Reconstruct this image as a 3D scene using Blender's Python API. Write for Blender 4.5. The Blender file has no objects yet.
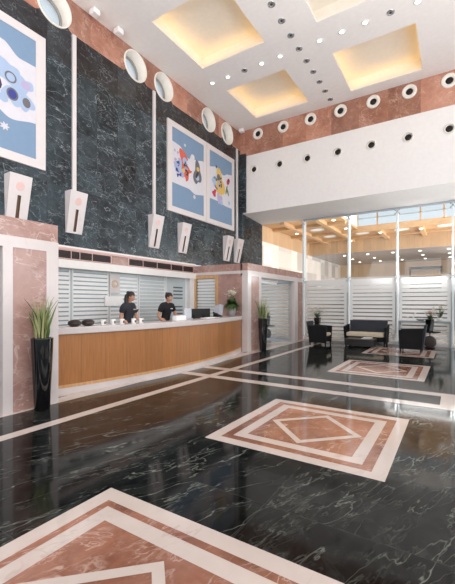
import bpy, bmesh, math, random
from mathutils import Vector, Matrix
R = random.Random(7)
PI = math.pi
C = bpy.context.scene.collection
# ------------------------------------------------------------------ camera
H = 1.5                                     # eye height
yaw = math.atan(228.5/360)
cam = bpy.data.cameras.new('camera'); camo = bpy.data.objects.new('camera', cam); C.objects.link(camo)
cam.sensor_fit = 'VERTICAL'; cam.sensor_height = 24; cam.lens = 24*360/584
cam.shift_y = (302-292)/584
camo.location = (0, 0, H); camo.rotation_euler = (PI/2, 0, yaw)
cam.clip_start = .05; cam.clip_end = 200
bpy.context.scene.camera = camo
# ------------------------------------------------------------------ light
vs = bpy.context.scene.view_settings
vs.view_transform = 'Standard'; vs.look = 'None'; vs.exposure = 0.0; vs.gamma = 1; vs.use_curve_mapping = False
w = bpy.data.worlds.new('sky'); bpy.context.scene.world = w; w.use_nodes = True
bg = w.node_tree.nodes['Background']; bg.inputs[0].default_value = (.84, .92, 1, 1); bg.inputs[1].default_value = .95
def area(name, loc, rot, sx, sy, power, col=(1, 1, 1)):
    l = bpy.data.lights.new(name, 'AREA'); l.shape = 'RECTANGLE'; l.size = sx; l.size_y = sy; l.energy = power; l.color = col
    o = bpy.data.objects.new(name, l); C.objects.link(o); o.location = loc; o.rotation_euler = rot
    return o
area('daylight_right', (4.6, 2.2, 3.4), (0, PI/2+1.05, 0), 6, 12.5, 1150, (1, .975, .975))       # tall windows of the right wall
area('daylight_back', (-1.5, -4.7, 3.6), (PI/2+1.0, 0, 0), 10, 6, 740, (1, .975, .975))      # entrance glazing behind
area('daylight_lounge', (4.4, 18.5, 2.6), (0, PI/2, .45), 4, 8, 1150, (1, .98, .96))      # lounge windows beyond the glass
area('soffit_fill', (-.6, 15.0, 2.5), (PI+.6, 0, 0), 3.4, 1.0, 190, (1, .98, .96))         # unseen lamp added to brighten the soffit, standing in for floor-bounced sun
# ------------------------------------------------------------------ materials
def lin(c): return tuple((x/12.92 if x <= .04045 else ((x+.055)/1.055)**2.4) for x in c)
def rgb(r, g, b): return lin((r/255, g/255, b/255))+(1,)
class N:
    def __init__(s, name):
        s.m = bpy.data.materials.new(name); s.m.use_nodes = True; s.t = s.m.node_tree
        s.b = s.t.nodes['Principled BSDF']
    def n(s, typ, **k):
        x = s.t.nodes.new(typ)
        for a, b in k.items(): setattr(x, a, b)
        return x
    def l(s, a, b): s.t.links.new(a, b)
    def co(s): return s.n('ShaderNodeNewGeometry').outputs['Position']
    def math(s, op, a, b=None):
        x = s.n('ShaderNodeMath', operation=op)
        for i, v in enumerate((a, b)):
            if v is None: continue
            if isinstance(v, (int, float)): x.inputs[i].default_value = v
            else: s.l(v, x.inputs[i])
        return x.outputs[0]
    def noise(s, vec, scale, detail=4, rough=.55, dist=0):
        x = s.n('ShaderNodeTexNoise'); s.l(vec, x.inputs['Vector'])
        x.inputs['Scale'].default_value = scale; x.inputs['Detail'].default_value = detail
        x.inputs['Roughness'].default_value = rough; x.inputs['Distortion'].default_value = dist
        return x
    def ramp(s, f, pts):
        x = s.n('ShaderNodeValToRGB'); e = x.color_ramp.elements
        while len(e) < len(pts): e.new(.5)
        for i, (p, c) in enumerate(pts): e[i].position = p; e[i].color = c if len(c) == 4 else tuple(c)+(1,)
        s.l(f, x.inputs[0]); return x.outputs[0]
    def mix(s, f, a, b, mode='MIX'):
        x = s.n('ShaderNodeMixRGB', blend_type=mode)
        for i, v in enumerate((f, a, b)):
            if isinstance(v, (int, float)): x.inputs[i].default_value = v
            elif isinstance(v, tuple): x.inputs[i].default_value = v
            else: s.l(v, x.inputs[i])
        return x.outputs[0]
def plain(name, col, rough=.5, metal=0, spec=.5, bump=0, emis=None, es=0, coat=0):
    k = N(name); b = k.b
    nz = k.noise(k.n('ShaderNodeTexCoord').outputs['Object'], 9, 3)
    c = k.mix(nz.outputs[0], tuple(x*.94 for x in col[:3])+(1,), tuple(min(1, x*1.06) for x in col[:3])+(1,))
    k.l(c, b.inputs['Base Color']); b.inputs['Roughness'].default_value = rough; b.inputs['Metallic'].default_value = metal
    b.inputs['Specular IOR Level'].default_value = spec; b.inputs['Coat Weight'].default_value = coat
    if emis: b.inputs['Emission Color'].default_value = emis; b.inputs['Emission Strength'].default_value = es
    return k.m
def marble(name, base, dark, vein, vs=1.2, vw=.02, rough=.12, tile=None, tint=None, stretch=(1, 1, 1), vamt=.8, seam=None, band=None, dist=.8, mask=(.47, .62), spec=.5, ys=.38):
    k = N(name); co = k.co()
    mp = k.n('ShaderNodeMapping'); k.l(co, mp.inputs[0]); mp.inputs['Scale'].default_value = stretch; mp.inputs['Rotation'].default_value = (.3, .2, .5)
    v = mp.outputs[0]; seamf = None; rnd = None
    if tile:
        sx = k.n('ShaderNodeSeparateXYZ'); k.l(co, sx.inputs[0]); ax = []; fr = []
        for i in range(3):
            if tile[i]:
                q = k.math('DIVIDE', sx.outputs[i], tile[i]); ax.append(k.math('FLOOR', q)); f = k.math('FRACT', q)
                e = k.math('MINIMUM', f, k.math('SUBTRACT', 1, f)); fr.append(k.math('LESS_THAN', k.math('MULTIPLY', e, tile[i]), .004))
            else: ax.append(None)
        cb = k.n('ShaderNodeCombineXYZ')
        for i in range(3):
            if ax[i] is not None: k.l(ax[i], cb.inputs[i])
        wn = k.n('ShaderNodeTexWhiteNoise', noise_dimensions='3D'); k.l(cb.outputs[0], wn.inputs['Vector']); rnd = wn
        off = k.n('ShaderNodeVectorMath', operation='MULTIPLY_ADD'); k.l(wn.outputs['Color'], off.inputs[0]); off.inputs[1].default_value = (7, 7, 7); k.l(v, off.inputs[2]); v = off.outputs[0]
        seamf = fr[0] if len(fr) == 1 else k.math('MAXIMUM', fr[0], fr[1])
    n1 = k.noise(v, 1.1, 6, .6, .4); n2 = k.noise(v, 6, 6, .65, .6)
    base_c = k.mix(k.ramp(n1.outputs[0], [(.35, (0, 0, 0)), (.65, (1, 1, 1))]), dark, base)
    base_c = k.mix(k.math('MULTIPLY', k.ramp(n2.outputs[0], [(.4, (0, 0, 0)), (.75, (1, 1, 1))]), .18), base_c, tuple((base[i]*.6+vein[i]*.4) for i in range(3))+(1,))
    if rnd:
        br = k.n('ShaderNodeHueSaturation'); k.l(base_c, br.inputs['Color'])
        k.l(k.math('ADD', k.math('MULTIPLY', rnd.outputs['Value'], .5), .72), br.inputs['Value']); base_c = br.outputs[0]
    tot = None
    for li, (s_, w_, a_, rot) in enumerate(((vs, vw, 1.0, (.5, .9, .3)), (vs*1.7, vw*1.2, .8, (-.6, .2, 1.1)), (vs*2.6, vw*1.6, .55, (1.2, -.5, .4)), (vs*4.5, vw*2, .22, (.2, .7, 2.0)))):
        m2 = k.n('ShaderNodeMapping'); k.l(v, m2.inputs[0]); m2.inputs['Rotation'].default_value = rot; m2.inputs['Scale'].default_value = (1, ys, 1)
        rn = k.noise(m2.outputs[0], s_, 5, .55, dist)
        f = k.ramp(k.math('ABSOLUTE', k.math('SUBTRACT', rn.outputs[0], .5)), [(0, (1, 1, 1)), (w_, (0, 0, 0))])
        mk = k.ramp(k.noise(v, s_*.8, 3).outputs[0], [(mask[0], (0, 0, 0)), (mask[1], (1, 1, 1))])
        f = k.math('MULTIPLY', k.math('MULTIPLY', f, mk), a_*vamt)
        tot = f if tot is None else k.math('MAXIMUM', tot, f)
    c = k.mix(tot, base_c, vein)
    if band:                                                     # colour turns browner above a given height
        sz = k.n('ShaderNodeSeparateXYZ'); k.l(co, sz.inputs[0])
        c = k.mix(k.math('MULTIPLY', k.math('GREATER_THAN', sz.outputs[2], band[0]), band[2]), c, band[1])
    if seamf is not None and seam: c = k.mix(k.math('MULTIPLY', seamf, seam[1]), c, seam[0])
    k.l(c, k.b.inputs['Base Color']); k.b.inputs['Roughness'].default_value = rough; k.b.inputs['Specular IOR Level'].default_value = spec
    return k.m
def wood(name, a, b, scale=(14, 14, 1.2), rough=.4, seam=0, axis=1):
    k = N(name); co = k.co(); mp = k.n('ShaderNodeMapping'); k.l(co, mp.inputs[0]); mp.inputs['Scale'].default_value = scale
    n = k.noise(mp.outputs[0], 2.2, 6, .6, .3); c = k.mix(k.ramp(n.outputs[0], [(.3, (0, 0, 0)), (.7, (1, 1, 1))]), a, b)
    if seam:
        s = k.n('ShaderNodeSeparateXYZ'); k.l(co, s.inputs[0]); q = k.math('DIVIDE', s.outputs[axis], seam)
        wn = k.n('ShaderNodeTexWhiteNoise', noise_dimensions='1D'); k.l(k.math('FLOOR', q), wn.inputs['W'])
        hv = k.n('ShaderNodeHueSaturation'); k.l(c, hv.inputs['Color']); k.l(k.math('ADD', k.math('MULTIPLY', wn.outputs['Value'], .16), .92), hv.inputs['Value'])
        f = k.math('LESS_THAN', k.math('FRACT', q), .008/seam); c = k.mix(k.math('MULTIPLY', f, .5), hv.outputs[0], tuple(x*.4 for x in a[:3])+(1,))
    k.l(c, k.b.inputs['Base Color']); k.b.inputs['Roughness'].default_value = rough
    return k.m
def glassmat(name, tint=(1, 1, 1, 1), refl=.12, white=0, wcol=(1, 1, 1, 1), rough=.02):
    k = N(name); k.t.nodes.remove(k.b); out = k.t.nodes['Material Output']
    tr = k.n('ShaderNodeBsdfTransparent'); tr.inputs[0].default_value = tint
    gl = k.n('ShaderNodeBsdfGlossy'); gl.inputs['Roughness'].default_value = rough
    lw = k.n('ShaderNodeFresnel'); lw.inputs[0].default_value = 1.45
    mx = k.n('ShaderNodeMixShader'); k.l(k.math('MULTIPLY', lw.outputs[0], refl*8), mx.inputs[0]); k.l(tr.outputs[0], mx.inputs[1]); k.l(gl.outputs[0], mx.inputs[2])
    res = mx.outputs[0]
    if white:
        df = k.n('ShaderNodeBsdfDiffuse'); df.inputs[0].default_value = wcol
        tl = k.n('ShaderNodeBsdfTranslucent'); tl.inputs[0].default_value = wcol
        m3 = k.n('ShaderNodeMixShader'); m3.inputs[0].default_value = .45; k.l(df.outputs[0], m3.inputs[1]); k.l(tl.outputs[0], m3.inputs[2])
        m2 = k.n('ShaderNodeMixShader'); nz = k.noise(k.co(), 3, 2); k.l(k.math('ADD', k.math('MULTIPLY', nz.outputs[0], .1), white-.05), m2.inputs[0])
        k.l(res, m2.inputs[1]); k.l(m3.outputs[0], m2.inputs[2]); res = m2.outputs[0]
    k.l(res, out.inputs[0]); return k.m
M = {}
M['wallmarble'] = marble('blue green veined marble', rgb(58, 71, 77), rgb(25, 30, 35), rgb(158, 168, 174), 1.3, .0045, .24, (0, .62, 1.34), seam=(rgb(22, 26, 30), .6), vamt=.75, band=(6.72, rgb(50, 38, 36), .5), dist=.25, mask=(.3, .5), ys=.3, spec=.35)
M['floormarble'] = marble('polished black green marble', rgb(10, 13, 13), rgb(4, 4, 5), rgb(150, 156, 146), 1.1, .0035, .08, (1.2, 1.2, 0), stretch=(1.3, .9, 1), vamt=.6, seam=(rgb(60, 64, 62), .4), dist=.2, mask=(.34, .54), spec=.2, ys=.22)
M['redmarble'] = marble('salmon red marble', rgb(190, 138, 116), rgb(152, 98, 78), rgb(228, 198, 182), 1.6, .012, .3, (.9, .9, 0), vamt=.55, seam=(rgb(150, 90, 80), .4), dist=.6, mask=(.42, .58))
M['redfloor'] = marble('polished salmon marble', rgb(176, 122, 100), rgb(112, 68, 50), rgb(225, 200, 186), 2.2, .01, .09, vamt=.6, dist=.7, mask=(.42, .58))
M['pinkmarble'] = marble('rose pink marble', rgb(182, 147, 137), rgb(150, 112, 102), rgb(226, 206, 198), 1.6, .01, .2, vamt=.6, dist=.6, mask=(.42, .58))
M['whitemarble'] = marble('cream white marble', rgb(216, 208, 206), rgb(206, 197, 194), rgb(200, 184, 176), 1.2, .008, .2, vamt=.3)
M['whitefloor'] = marble('polished cream marble', rgb(216, 204, 197), rgb(203, 190, 182), rgb(172, 150, 136), 1.6, .008, .09, vamt=.4)
M['beigefloor'] = marble('polished beige marble', rgb(205, 192, 182), rgb(190, 176, 166), rgb(222, 212, 204), 1.2, .012, .1, (.8, .8, 0), vamt=.3, seam=(rgb(150, 140, 132), .4))
M['plaster'] = plain('white painted plaster', rgb(232, 229, 227), .7)
M['ceilingpaint'] = plain('pale ceiling paint', rgb(241, 235, 231), .8)
M['coffer'] = plain('warm white coffer paint', rgb(238, 230, 218), .7)
M['white'] = plain('white lacquer', rgb(238, 235, 232), .35)
M['offwhite'] = plain('off white stone', rgb(216, 209, 208), .5)
M['cream'] = plain('cream enamel', rgb(236, 231, 222), .5)
M['woodcounter'] = wood('honey oak veneer', rgb(158, 103, 58), rgb(176, 121, 74), (16, 16, 1.1), .35, .42, 1)
M['woodfascia'] = wood('maple panelling', rgb(202, 168, 130), rgb(216, 186, 150), (12, 12, 1.1), .4, .35, 0)
M['woodfasciay'] = wood('maple panelling side', rgb(202, 168, 130), rgb(216, 186, 150), (12, 12, 1.1), .4, .35, 1)
M['woodceiling'] = wood('maple ceiling boards', rgb(200, 160, 116), rgb(216, 178, 134), (3, 10, 3), .4)
M['woodframe'] = wood('oak window frame', rgb(196, 150, 104), rgb(214, 172, 124), (14, 14, 2), .4)
M['black'] = plain('glossy black lacquer', rgb(12, 12, 14), .08, coat=.5)
M['blackmatt'] = plain('matt black', rgb(16, 16, 18), .6)
M['grille'] = plain('dark louvre metal', rgb(42, 26, 26), .5)
M['wicker'] = plain('black woven wicker', rgb(18, 18, 21), .7, spec=.25)
M['wickergrey'] = plain('charcoal woven wicker', rgb(50, 54, 62), .7, spec=.25)
M['darkwood'] = plain('near black table wood', rgb(22, 17, 17), .3)
M['chrome'] = plain('brushed steel', rgb(190, 194, 198), .25, 1)
M['steel'] = plain('silver painted steel', rgb(176, 186, 194), .35, .6)
M['disc'] = plain('dark grey stone disc', rgb(84, 76, 72), .5)
M['slot'] = plain('brown slot lining', rgb(112, 84, 66), .6)  # the slot lining's own brown
M['pinkdisc'] = plain('rose glass disc', rgb(222, 186, 180), .35)
M['leaf'] = plain('mid green leaf', rgb(104, 132, 78), .45)
M['leafdark'] = plain('dark green leaf', rgb(52, 78, 46), .45)
M['leafedge'] = plain('pale striped leaf', rgb(158, 160, 110), .45)
M['petal'] = plain('white petal', rgb(248, 242, 230), .6)
M['petalpink'] = plain('pinkish petal', rgb(226, 190, 180), .6)
M['soil'] = plain('dark soil', rgb(38, 28, 22), .9)
M['skin'] = plain('warm skin', rgb(202, 150, 124), .5)
M['lip'] = plain('lips', rgb(160, 82, 74), .4)
M['eyewhite'] = plain('eye white', rgb(230, 226, 220), .3)
M['iris'] = plain('dark eye', rgb(30, 22, 20), .2)
M['hairblack'] = plain('black hair', rgb(24, 18, 18), .4)
M['hairbrown'] = plain('dark brown hair', rgb(48, 32, 28), .4)
M['shirt'] = plain('charcoal uniform cloth', rgb(40, 42, 50), .8)
M['shirtblack'] = plain('black uniform cloth', rgb(22, 22, 26), .8)
M['trouser'] = plain('black trousers cloth', rgb(20, 20, 22), .8)
M['badge'] = plain('pale embroidered badge', rgb(200, 200, 205), .5)
M['blueart'] = plain('slate blue paint', rgb(120, 146, 174), .7)
M['artwhite'] = plain('chalk white paint', rgb(210, 208, 214), .7)
M['artred'] = plain('coral red paint', rgb(206, 96, 78), .7)
M['artgrey'] = plain('grey paint', rgb(104, 102, 106), .7)
M['artblue'] = plain('deep blue paint', rgb(58, 64, 140), .7)
M['artyellow'] = plain('ochre yellow paint', rgb(212, 178, 96), .7)
M['artlight'] = plain('pale blue paint', rgb(160, 180, 208), .7)
M['artmauve'] = plain('mauve paint', rgb(176, 164, 196), .7)
M['artdark'] = plain('ink paint', rgb(52, 44, 50), .7)
M['artgreen'] = plain('olive paint', rgb(96, 116, 76), .7)
M['artcrimson'] = plain('crimson paint', rgb(186, 56, 84), .7)
M['blindback'] = plain('pale grey green glass backing', rgb(196, 206, 208), .25)
M['blindgap'] = plain('grey blind gap', rgb(138, 152, 157), .4)
M['slotgrey'] = plain('dark slot in the frosted bay', rgb(84, 98, 104), .4)
M['slat'] = plain('white blind slat', rgb(240, 242, 242), .4)
M['seal'] = plain('gold seal', rgb(214, 186, 160), .4)
M['seat'] = plain('cream striped seat cloth', rgb(208, 194, 170), .8)
M['paper'] = plain('white paper', rgb(245, 245, 245), .6)
M['screen'] = plain('black screen', rgb(14, 16, 20), .15)
M['consolegrey'] = plain('grey painted console metal', rgb(146, 154, 158), .5)
M['greyglaze'] = plain('speckled grey glaze', rgb(150, 148, 146), .4)
M['paleglaze'] = plain('pale blue grey glass', rgb(196, 200, 208), .15)
M['bowl'] = plain('dark brown bronze', rgb(52, 42, 38), .3)
M['tilewhite'] = marble('white wall panels', rgb(238, 230, 222), rgb(232, 224, 216), rgb(240, 236, 230), 1.5, .01, .5, (0, .8, .8), vamt=.1, seam=(rgb(205, 190, 175), .8))
M['taupe'] = plain('taupe wall cladding', rgb(140, 130, 122), .6)
M['soffit'] = plain('grey glossy soffit', rgb(176, 168, 164), .25)
M['lampon'] = plain('lit lamp glass', rgb(255, 250, 235), .4, emis=(1, .93, .8, 1), es=6)
M['lampoff'] = plain('unlit lamp glass', rgb(150, 146, 144), .3)
M['panelon'] = plain('lit ceiling diffuser', rgb(245, 245, 245), .5, emis=(1, .98, .95, 1), es=.2)
M['led'] = plain('warm led strip', rgb(255, 220, 150), .4, emis=(1, .78, .35, 1), es=3)
M['glass'] = glassmat('clear glass', (.97, .985, .985, 1), .09)
M['fin'] = glassmat('glass fin', (.9, .95, .97, 1), .12, .5, (.93, .96, .98, 1))
M['film'] = glassmat('thin frosted film', (1, 1, 1, 1), .05, .22, (.95, .96, .96, 1), .3)
def stripemat():
    k = N('dense frosted stripe'); out = k.t.nodes['Material Output']; k.b.inputs['Roughness'].default_value = .4
    nz = k.noise(k.co(), 2, 2); c = k.mix(nz.outputs[0], (.91, .92, .92, 1), (.96, .97, .97, 1)); k.l(c, k.b.inputs['Base Color'])
    tl = k.n('ShaderNodeBsdfTranslucent'); k.l(c, tl.inputs[0]); mx = k.n('ShaderNodeMixShader'); mx.inputs[0].default_value = .45
    k.l(k.b.outputs[0], mx.inputs[1]); k.l(tl.outputs[0], mx.inputs[2]); k.l(mx.outputs[0], out.inputs[0]); return k.m
M['frost'] = stripemat()
# ------------------------------------------------------------------ mesh helpers
class MB:
    def __init__(s): s.bm = bmesh.new(); s.ms = []
    def mi(s, m):
        if m not in s.ms: s.ms.append(m)
        return s.ms.index(m)
    def face(s, pts, m, smooth=False):
        f = s.bm.faces.new([s.bm.verts.new(p) for p in pts]); f.material_index = s.mi(m); f.smooth = smooth; return f
    def box(s, x0, x1, y0, y1, z0, z1, m, bev=0):
        r = bmesh.ops.create_cube(s.bm, size=1, matrix=Matrix.Translation(((x0+x1)/2, (y0+y1)/2, (z0+z1)/2)) @ Matrix.Diagonal((abs(x1-x0), abs(y1-y0), abs(z1-z0), 1)))
        vs_ = r['verts']; fs = {f for v in vs_ for f in v.link_faces}; i = s.mi(m)
        for f in fs: f.material_index = i
        if bev:
            es = list({e for v in vs_ for e in v.link_edges})
            bmesh.ops.bevel(s.bm, geom=es, offset=bev, segments=2, affect='EDGES', profile=.5, material=-1)
        return s
    def hexa(s, lo, hi, m, bev=0):          # two rings of 4 points
        v = [s.bm.verts.new(p) for p in list(lo)+list(hi)]; i = s.mi(m); fs = []
        for q in ((3, 2, 1, 0), (4, 5, 6, 7), (0, 1, 5, 4), (1, 2, 6, 5), (2, 3, 7, 6), (3, 0, 4, 7)):
            f = s.bm.faces.new([v[a] for a in q]); f.material_index = i; fs.append(f)
        if bev: bmesh.ops.bevel(s.bm, geom=list({e for f in fs for e in f.edges}), offset=bev, segments=2, affect='EDGES', profile=.5, material=-1)
        return s
    def lathe(s, prof, m, c=(0, 0, 0), n=24, mat=None, smooth=True):
        rings = []; mt = Matrix.Translation(c) @ (mat or Matrix.Identity(4)); i = s.mi(m)
        for r, z in prof:
            if r < 1e-5: rings.append([s.bm.verts.new(mt @ Vector((0, 0, z)))])
            else: rings.append([s.bm.verts.new(mt @ Vector((r*math.cos(2*PI*a/n), r*math.sin(2*PI*a/n), z))) for a in range(n)])
        for a, b in zip(rings, rings[1:]):
            for j in range(n):
                k = (j+1) % n
                q = [a[0], b[k], b[j]] if len(a) == 1 and len(b) > 1 else ([a[j], a[k], b[0]] if len(b) == 1 and len(a) > 1 else ([a[j], a[k], b[k], b[j]] if len(a) > 1 else None))
                if q:
                    f = s.bm.faces.new(q); f.material_index = i; f.smooth = smooth
        return s
    def tube(s, pts, rad, m, n=8, smooth=True):
        pts = [Vector(p) for p in pts]; rad = rad if isinstance(rad, (list, tuple)) else [rad]*len(pts); i = s.mi(m); rings = []
        for j, p in enumerate(pts):
            d = (pts[min(j+1, len(pts)-1)]-pts[max(j-1, 0)]).normalized()
            u = d.cross(Vector((0, 0, 1)) if abs(d.z) < .9 else Vector((1, 0, 0))).normalized(); v = d.cross(u)
            rings.append([s.bm.verts.new(p+(u*math.cos(2*PI*a/n)+v*math.sin(2*PI*a/n))*rad[j]) for a in range(n)])
        for a, b in zip(rings, rings[1:]):
            for j in range(n):
                f = s.bm.faces.new([a[j], a[(j+1) % n], b[(j+1) % n], b[j]]); f.material_index = i; f.smooth = smooth
        for rg in (rings[0], rings[-1]):
            f = s.bm.faces.new(rg); f.material_index = i
        return s
    def ball(s, c, r, m, seg=12, mat=None):
        r = r if isinstance(r, (tuple, list)) else (r, r, r)
        q = bmesh.ops.create_uvsphere(s.bm, u_segments=seg, v_segments=max(6, seg*2//3), radius=1, matrix=Matrix.Translation(c) @ (mat or Matrix.Identity(4)) @ Matrix.Diagonal((*r, 1)))
        i = s.mi(m)
        for f in {f for v in q['verts'] for f in v.link_faces}: f.material_index = i; f.smooth = True
        return s
    def build(s, name, parent=None, loc=None, fix=True):
        if fix: bmesh.ops.recalc_face_normals(s.bm, faces=s.bm.faces[:])
        me = bpy.data.meshes.new(name); s.bm.to_mesh(me); s.bm.free()
        for m in s.ms: me.materials.append(M[m])
        o = bpy.data.objects.new(name, me); C.objects.link(o)
        if parent: o.parent = parent
        if loc: o.location = loc
        return o
def tag(o, label, cat, group=None, kind=None):
    if label: o['label'] = label
    if cat: o['category'] = cat
    if group: o['group'] = group
    if kind: o['kind'] = kind
    return o
def struct(o, label, cat='room'): return tag(o, label, cat, None, 'structure')
def empty(name, loc, label, cat, group=None, rz=0):
    o = bpy.data.objects.new(name, None); C.objects.link(o); o.location = loc; o.rotation_euler = (0, 0, rz); o.empty_display_size = .1
    return tag(o, label, cat, group)
def copy_tree(o, parent=None):
    c = o.copy(); C.objects.link(c); c.parent = parent
    for ch in [x for x in bpy.data.objects if x.parent == o]: copy_tree(ch, c)
    return c
def cells(u0, u1, v0, v1, holes):          # rectangle minus rectangles -> list of rects
    us = sorted({u0, u1, *[h[0] for h in holes], *[h[1] for h in holes]}); vs_ = sorted({v0, v1, *[h[2] for h in holes], *[h[3] for h in holes]})
    us = [u for u in us if u0 <= u <= u1]; vs_ = [v for v in vs_ if v0 <= v <= v1]
    for a, b in zip(us, us[1:]):
        for c_, d in zip(vs_, vs_[1:]):
            mu, mv = (a+b)/2, (c_+d)/2
            if not any(h[0] < mu < h[1] and h[2] < mv < h[3] for h in holes): yield a, b, c_, d
# ------------------------------------------------------------------ key planes
XL = -7.23; CZ = 8.22; YF = 12.3; YG = 14.0; XR = 4.8; YB = -5.0; XK = -5.25; XP = -5.05
# ------------------------------------------------------------------ floor
f = MB()
f.box(-7.5, XR, YB, YG, -.1, 0, 'floormarble')
def q(x0, x1, y0, y1, m, z=.002): f.face([(x0, y0, z), (x1, y0, z), (x1, y1, z), (x0, y1, z)], m)
q(-4.295, -4.13, -3, YG, 'whitefloor', .0021)
q(XK, -4.98, -3, YG, 'whitefloor', .0018)
q(-5.05, -.2, 5.85, 6.08, 'whitefloor'); q(-5.05, -.2, 6.64, 6.87, 'whitefloor', .0019); q(-.2, .25, 5.85, 6.87, 'whitefloor')
def frame(x0, x1, y0, y1, w_, m, z):
    q(x0, x1, y0, y0+w_, m, z); q(x0, x1, y1-w_, y1, m, z); q(x0, x0+w_, y0+w_, y1-w_, m, z); q(x1-w_, x1, y0+w_, y1-w_, m, z)
for (y0, y1, a, b, c_) in ((.07, 1.95, .13, .06, .125), (3.23, 5.11, .13, .1, .12), (7.69, 9.61, .13, .1, .12), (11.0, 12.8, .13, .1, .12)):
    x0, x1 = -2.35, -.5
    frame(x0, x1, y0, y1, a, 'whitefloor', .002)
    frame(x0+a, x1-a, y0+a, y1-a, b, 'redfloor', .002)
    frame(x0+a+b, x1-a-b, y0+a+b, y1-a-b, c_, 'whitefloor', .002)
    d = a+b+c_; q(x0+d, x1-d, y0+d, y1-d, 'redfloor', .002)
    cx, cy = (x0+x1)/2, (y0+y1)/2; r1, r0 = .55, .45
    o_ = [(cx-r1, cy), (cx, cy-r1), (cx+r1, cy), (cx, cy+r1)]; i_ = [(cx-r0, cy), (cx, cy-r0), (cx+r0, cy), (cx, cy+r0)]
    for k in range(4):
        n = (k+1) % 4; f.face([(*o_[k], .003), (*o_[n], .003), (*i_[n], .003), (*i_[k], .003)], 'whitefloor')
q(-7.3, XK, 9.5, YG, 'beigefloor', .0015)
def cx_(Y): return -5.0-.45*((Y-6.3)/3.05)**2      # counter front line
ys = [3.22+i*(9.38-3.22)/40 for i in range(41)]
for a, b in zip(ys, ys[1:]):
    f.face([(cx_(a), a, .0025), (cx_(a)+.13, a, .0025), (cx_(b)+.13, b, .0025), (cx_(b), b, .0025)], 'whitefloor')
struct(f.build('floor', fix=False), 'polished black marble floor with cream lines and salmon diamond inlays', 'floor')
g = MB(); g.box(-7.5, XR, YG, 27.5, -.1, 0, 'beigefloor'); struct(g.build('floor_lounge'), 'pale beige floor beyond the glass wall', 'floor')
# ------------------------------------------------------------------ ceiling with coffers
holes = [(-6.16, -4.17, 6.31, 8.37), (-6.16, -4.17, 9.66, 11.66), (-2.83, -.82, 6.31, 8.45), (-2.83, -.82, 9.75, 11.8)]
c = MB()
for a, b, e, d in cells(-7.6, XR, YB, YF, holes): c.face([(a, e, CZ), (a, d, CZ), (b, d, CZ), (b, e, CZ)], 'ceilingpaint')
for a, b, e, d in holes:
    t = -.16; z1, z2 = CZ+.08, CZ+.42
    for (zA, zB, s0, s1) in ((CZ, z1, 0, 0), (z1, z1, 0, t), (z1, z2, t, t)):
        A = [(a+s0, e+s0, zA), (b-s0, e+s0, zA), (b-s0, d-s0, zA), (a+s0, d-s0, zA)]; B = [(a+s1, e+s1, zB), (b-s1, e+s1, zB), (b-s1, d-s1, zB), (a+s1, d-s1, zB)]
        for k in range(4):
            n = (k+1) % 4; c.face([A[k], A[n], B[n], B[k]], 'coffer')
    c.face([(a+t, e+t, z2), (b-t, e+t, z2), (b-t, d-t, z2), (a+t, d-t, z2)], 'coffer')
c.box(-7.6, XR, YB, YF, CZ+.6, CZ+.7, 'ceilingpaint')
struct(c.build('ceiling', fix=False), 'pale smooth ceiling with square lit coffers', 'ceiling')
def strip_light(loc, rot, length, p):
    area('coffer_led', loc, rot, length, .06, p, (1, .60, .15))
LP_ = 1.9
for a, b, e, d in holes[:2]+holes[3:]:                # warm led strips lying on the ledge of the coffer
    zz = CZ+.1
    for sg, y in ((-1, e-.08), (1, d+.08)): strip_light(((a+b)/2, y, zz), (PI+.5*sg, 0, 0), 2.0, LP_)
    for sx, x in ((-1, a-.08), (1, b+.08)): area('coffer_led', (x, (e+d)/2, zz), (0, PI-.5*sx, 0), .06, 2.0, LP_, (1, .60, .15))
# ------------------------------------------------------------------ left wall
PH = [4.5, 6.8, 7.9, 10.16, 11.36]; PZ, PR = 7.79, .365
hs = [(y-.4, y+.4, 7.4, 8.19) for y in PH]
w_ = MB()
def lface(y0, y1, z0, z1, m, x=XL): w_.face([(x, y0, z0), (x, y1, z0), (x, y1, z1), (x, y0, z1)], m)
for a, b, e, d in cells(YB, YG+.1, 2.72, CZ, hs+[(YB, YG+.1, 7.48, 7.48)]):
    if a >= YF: d2 = min(d, 4.9); 
    else: d2 = d
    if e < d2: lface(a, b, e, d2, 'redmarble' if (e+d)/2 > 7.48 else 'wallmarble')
for y in PH:                                         # fill square to circle
    n = 48; sq = []
    for k in range(n):
        an = 2*PI*k/n; cs, sn = math.cos(an), math.sin(an); t = min(.4/max(abs(cs), 1e-6), .395/max(abs(sn), 1e-6))
        zc = (7.4+8.19)/2
        sq.append((y+cs*t, zc+sn*t, y+cs*PR, PZ+sn*PR))
    for k in range(n):
        A, B = sq[k], sq[(k+1) % n]
        m = 'redmarble' if (A[1]+B[1])/2 > 7.46 else 'wallmarble'
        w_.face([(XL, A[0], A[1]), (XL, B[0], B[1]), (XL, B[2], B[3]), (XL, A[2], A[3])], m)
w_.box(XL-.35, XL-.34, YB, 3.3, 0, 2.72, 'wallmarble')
struct(w_.build('wall_left', fix=False), 'tall blue green veined marble wall with a salmon band and portholes', 'wall')
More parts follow.
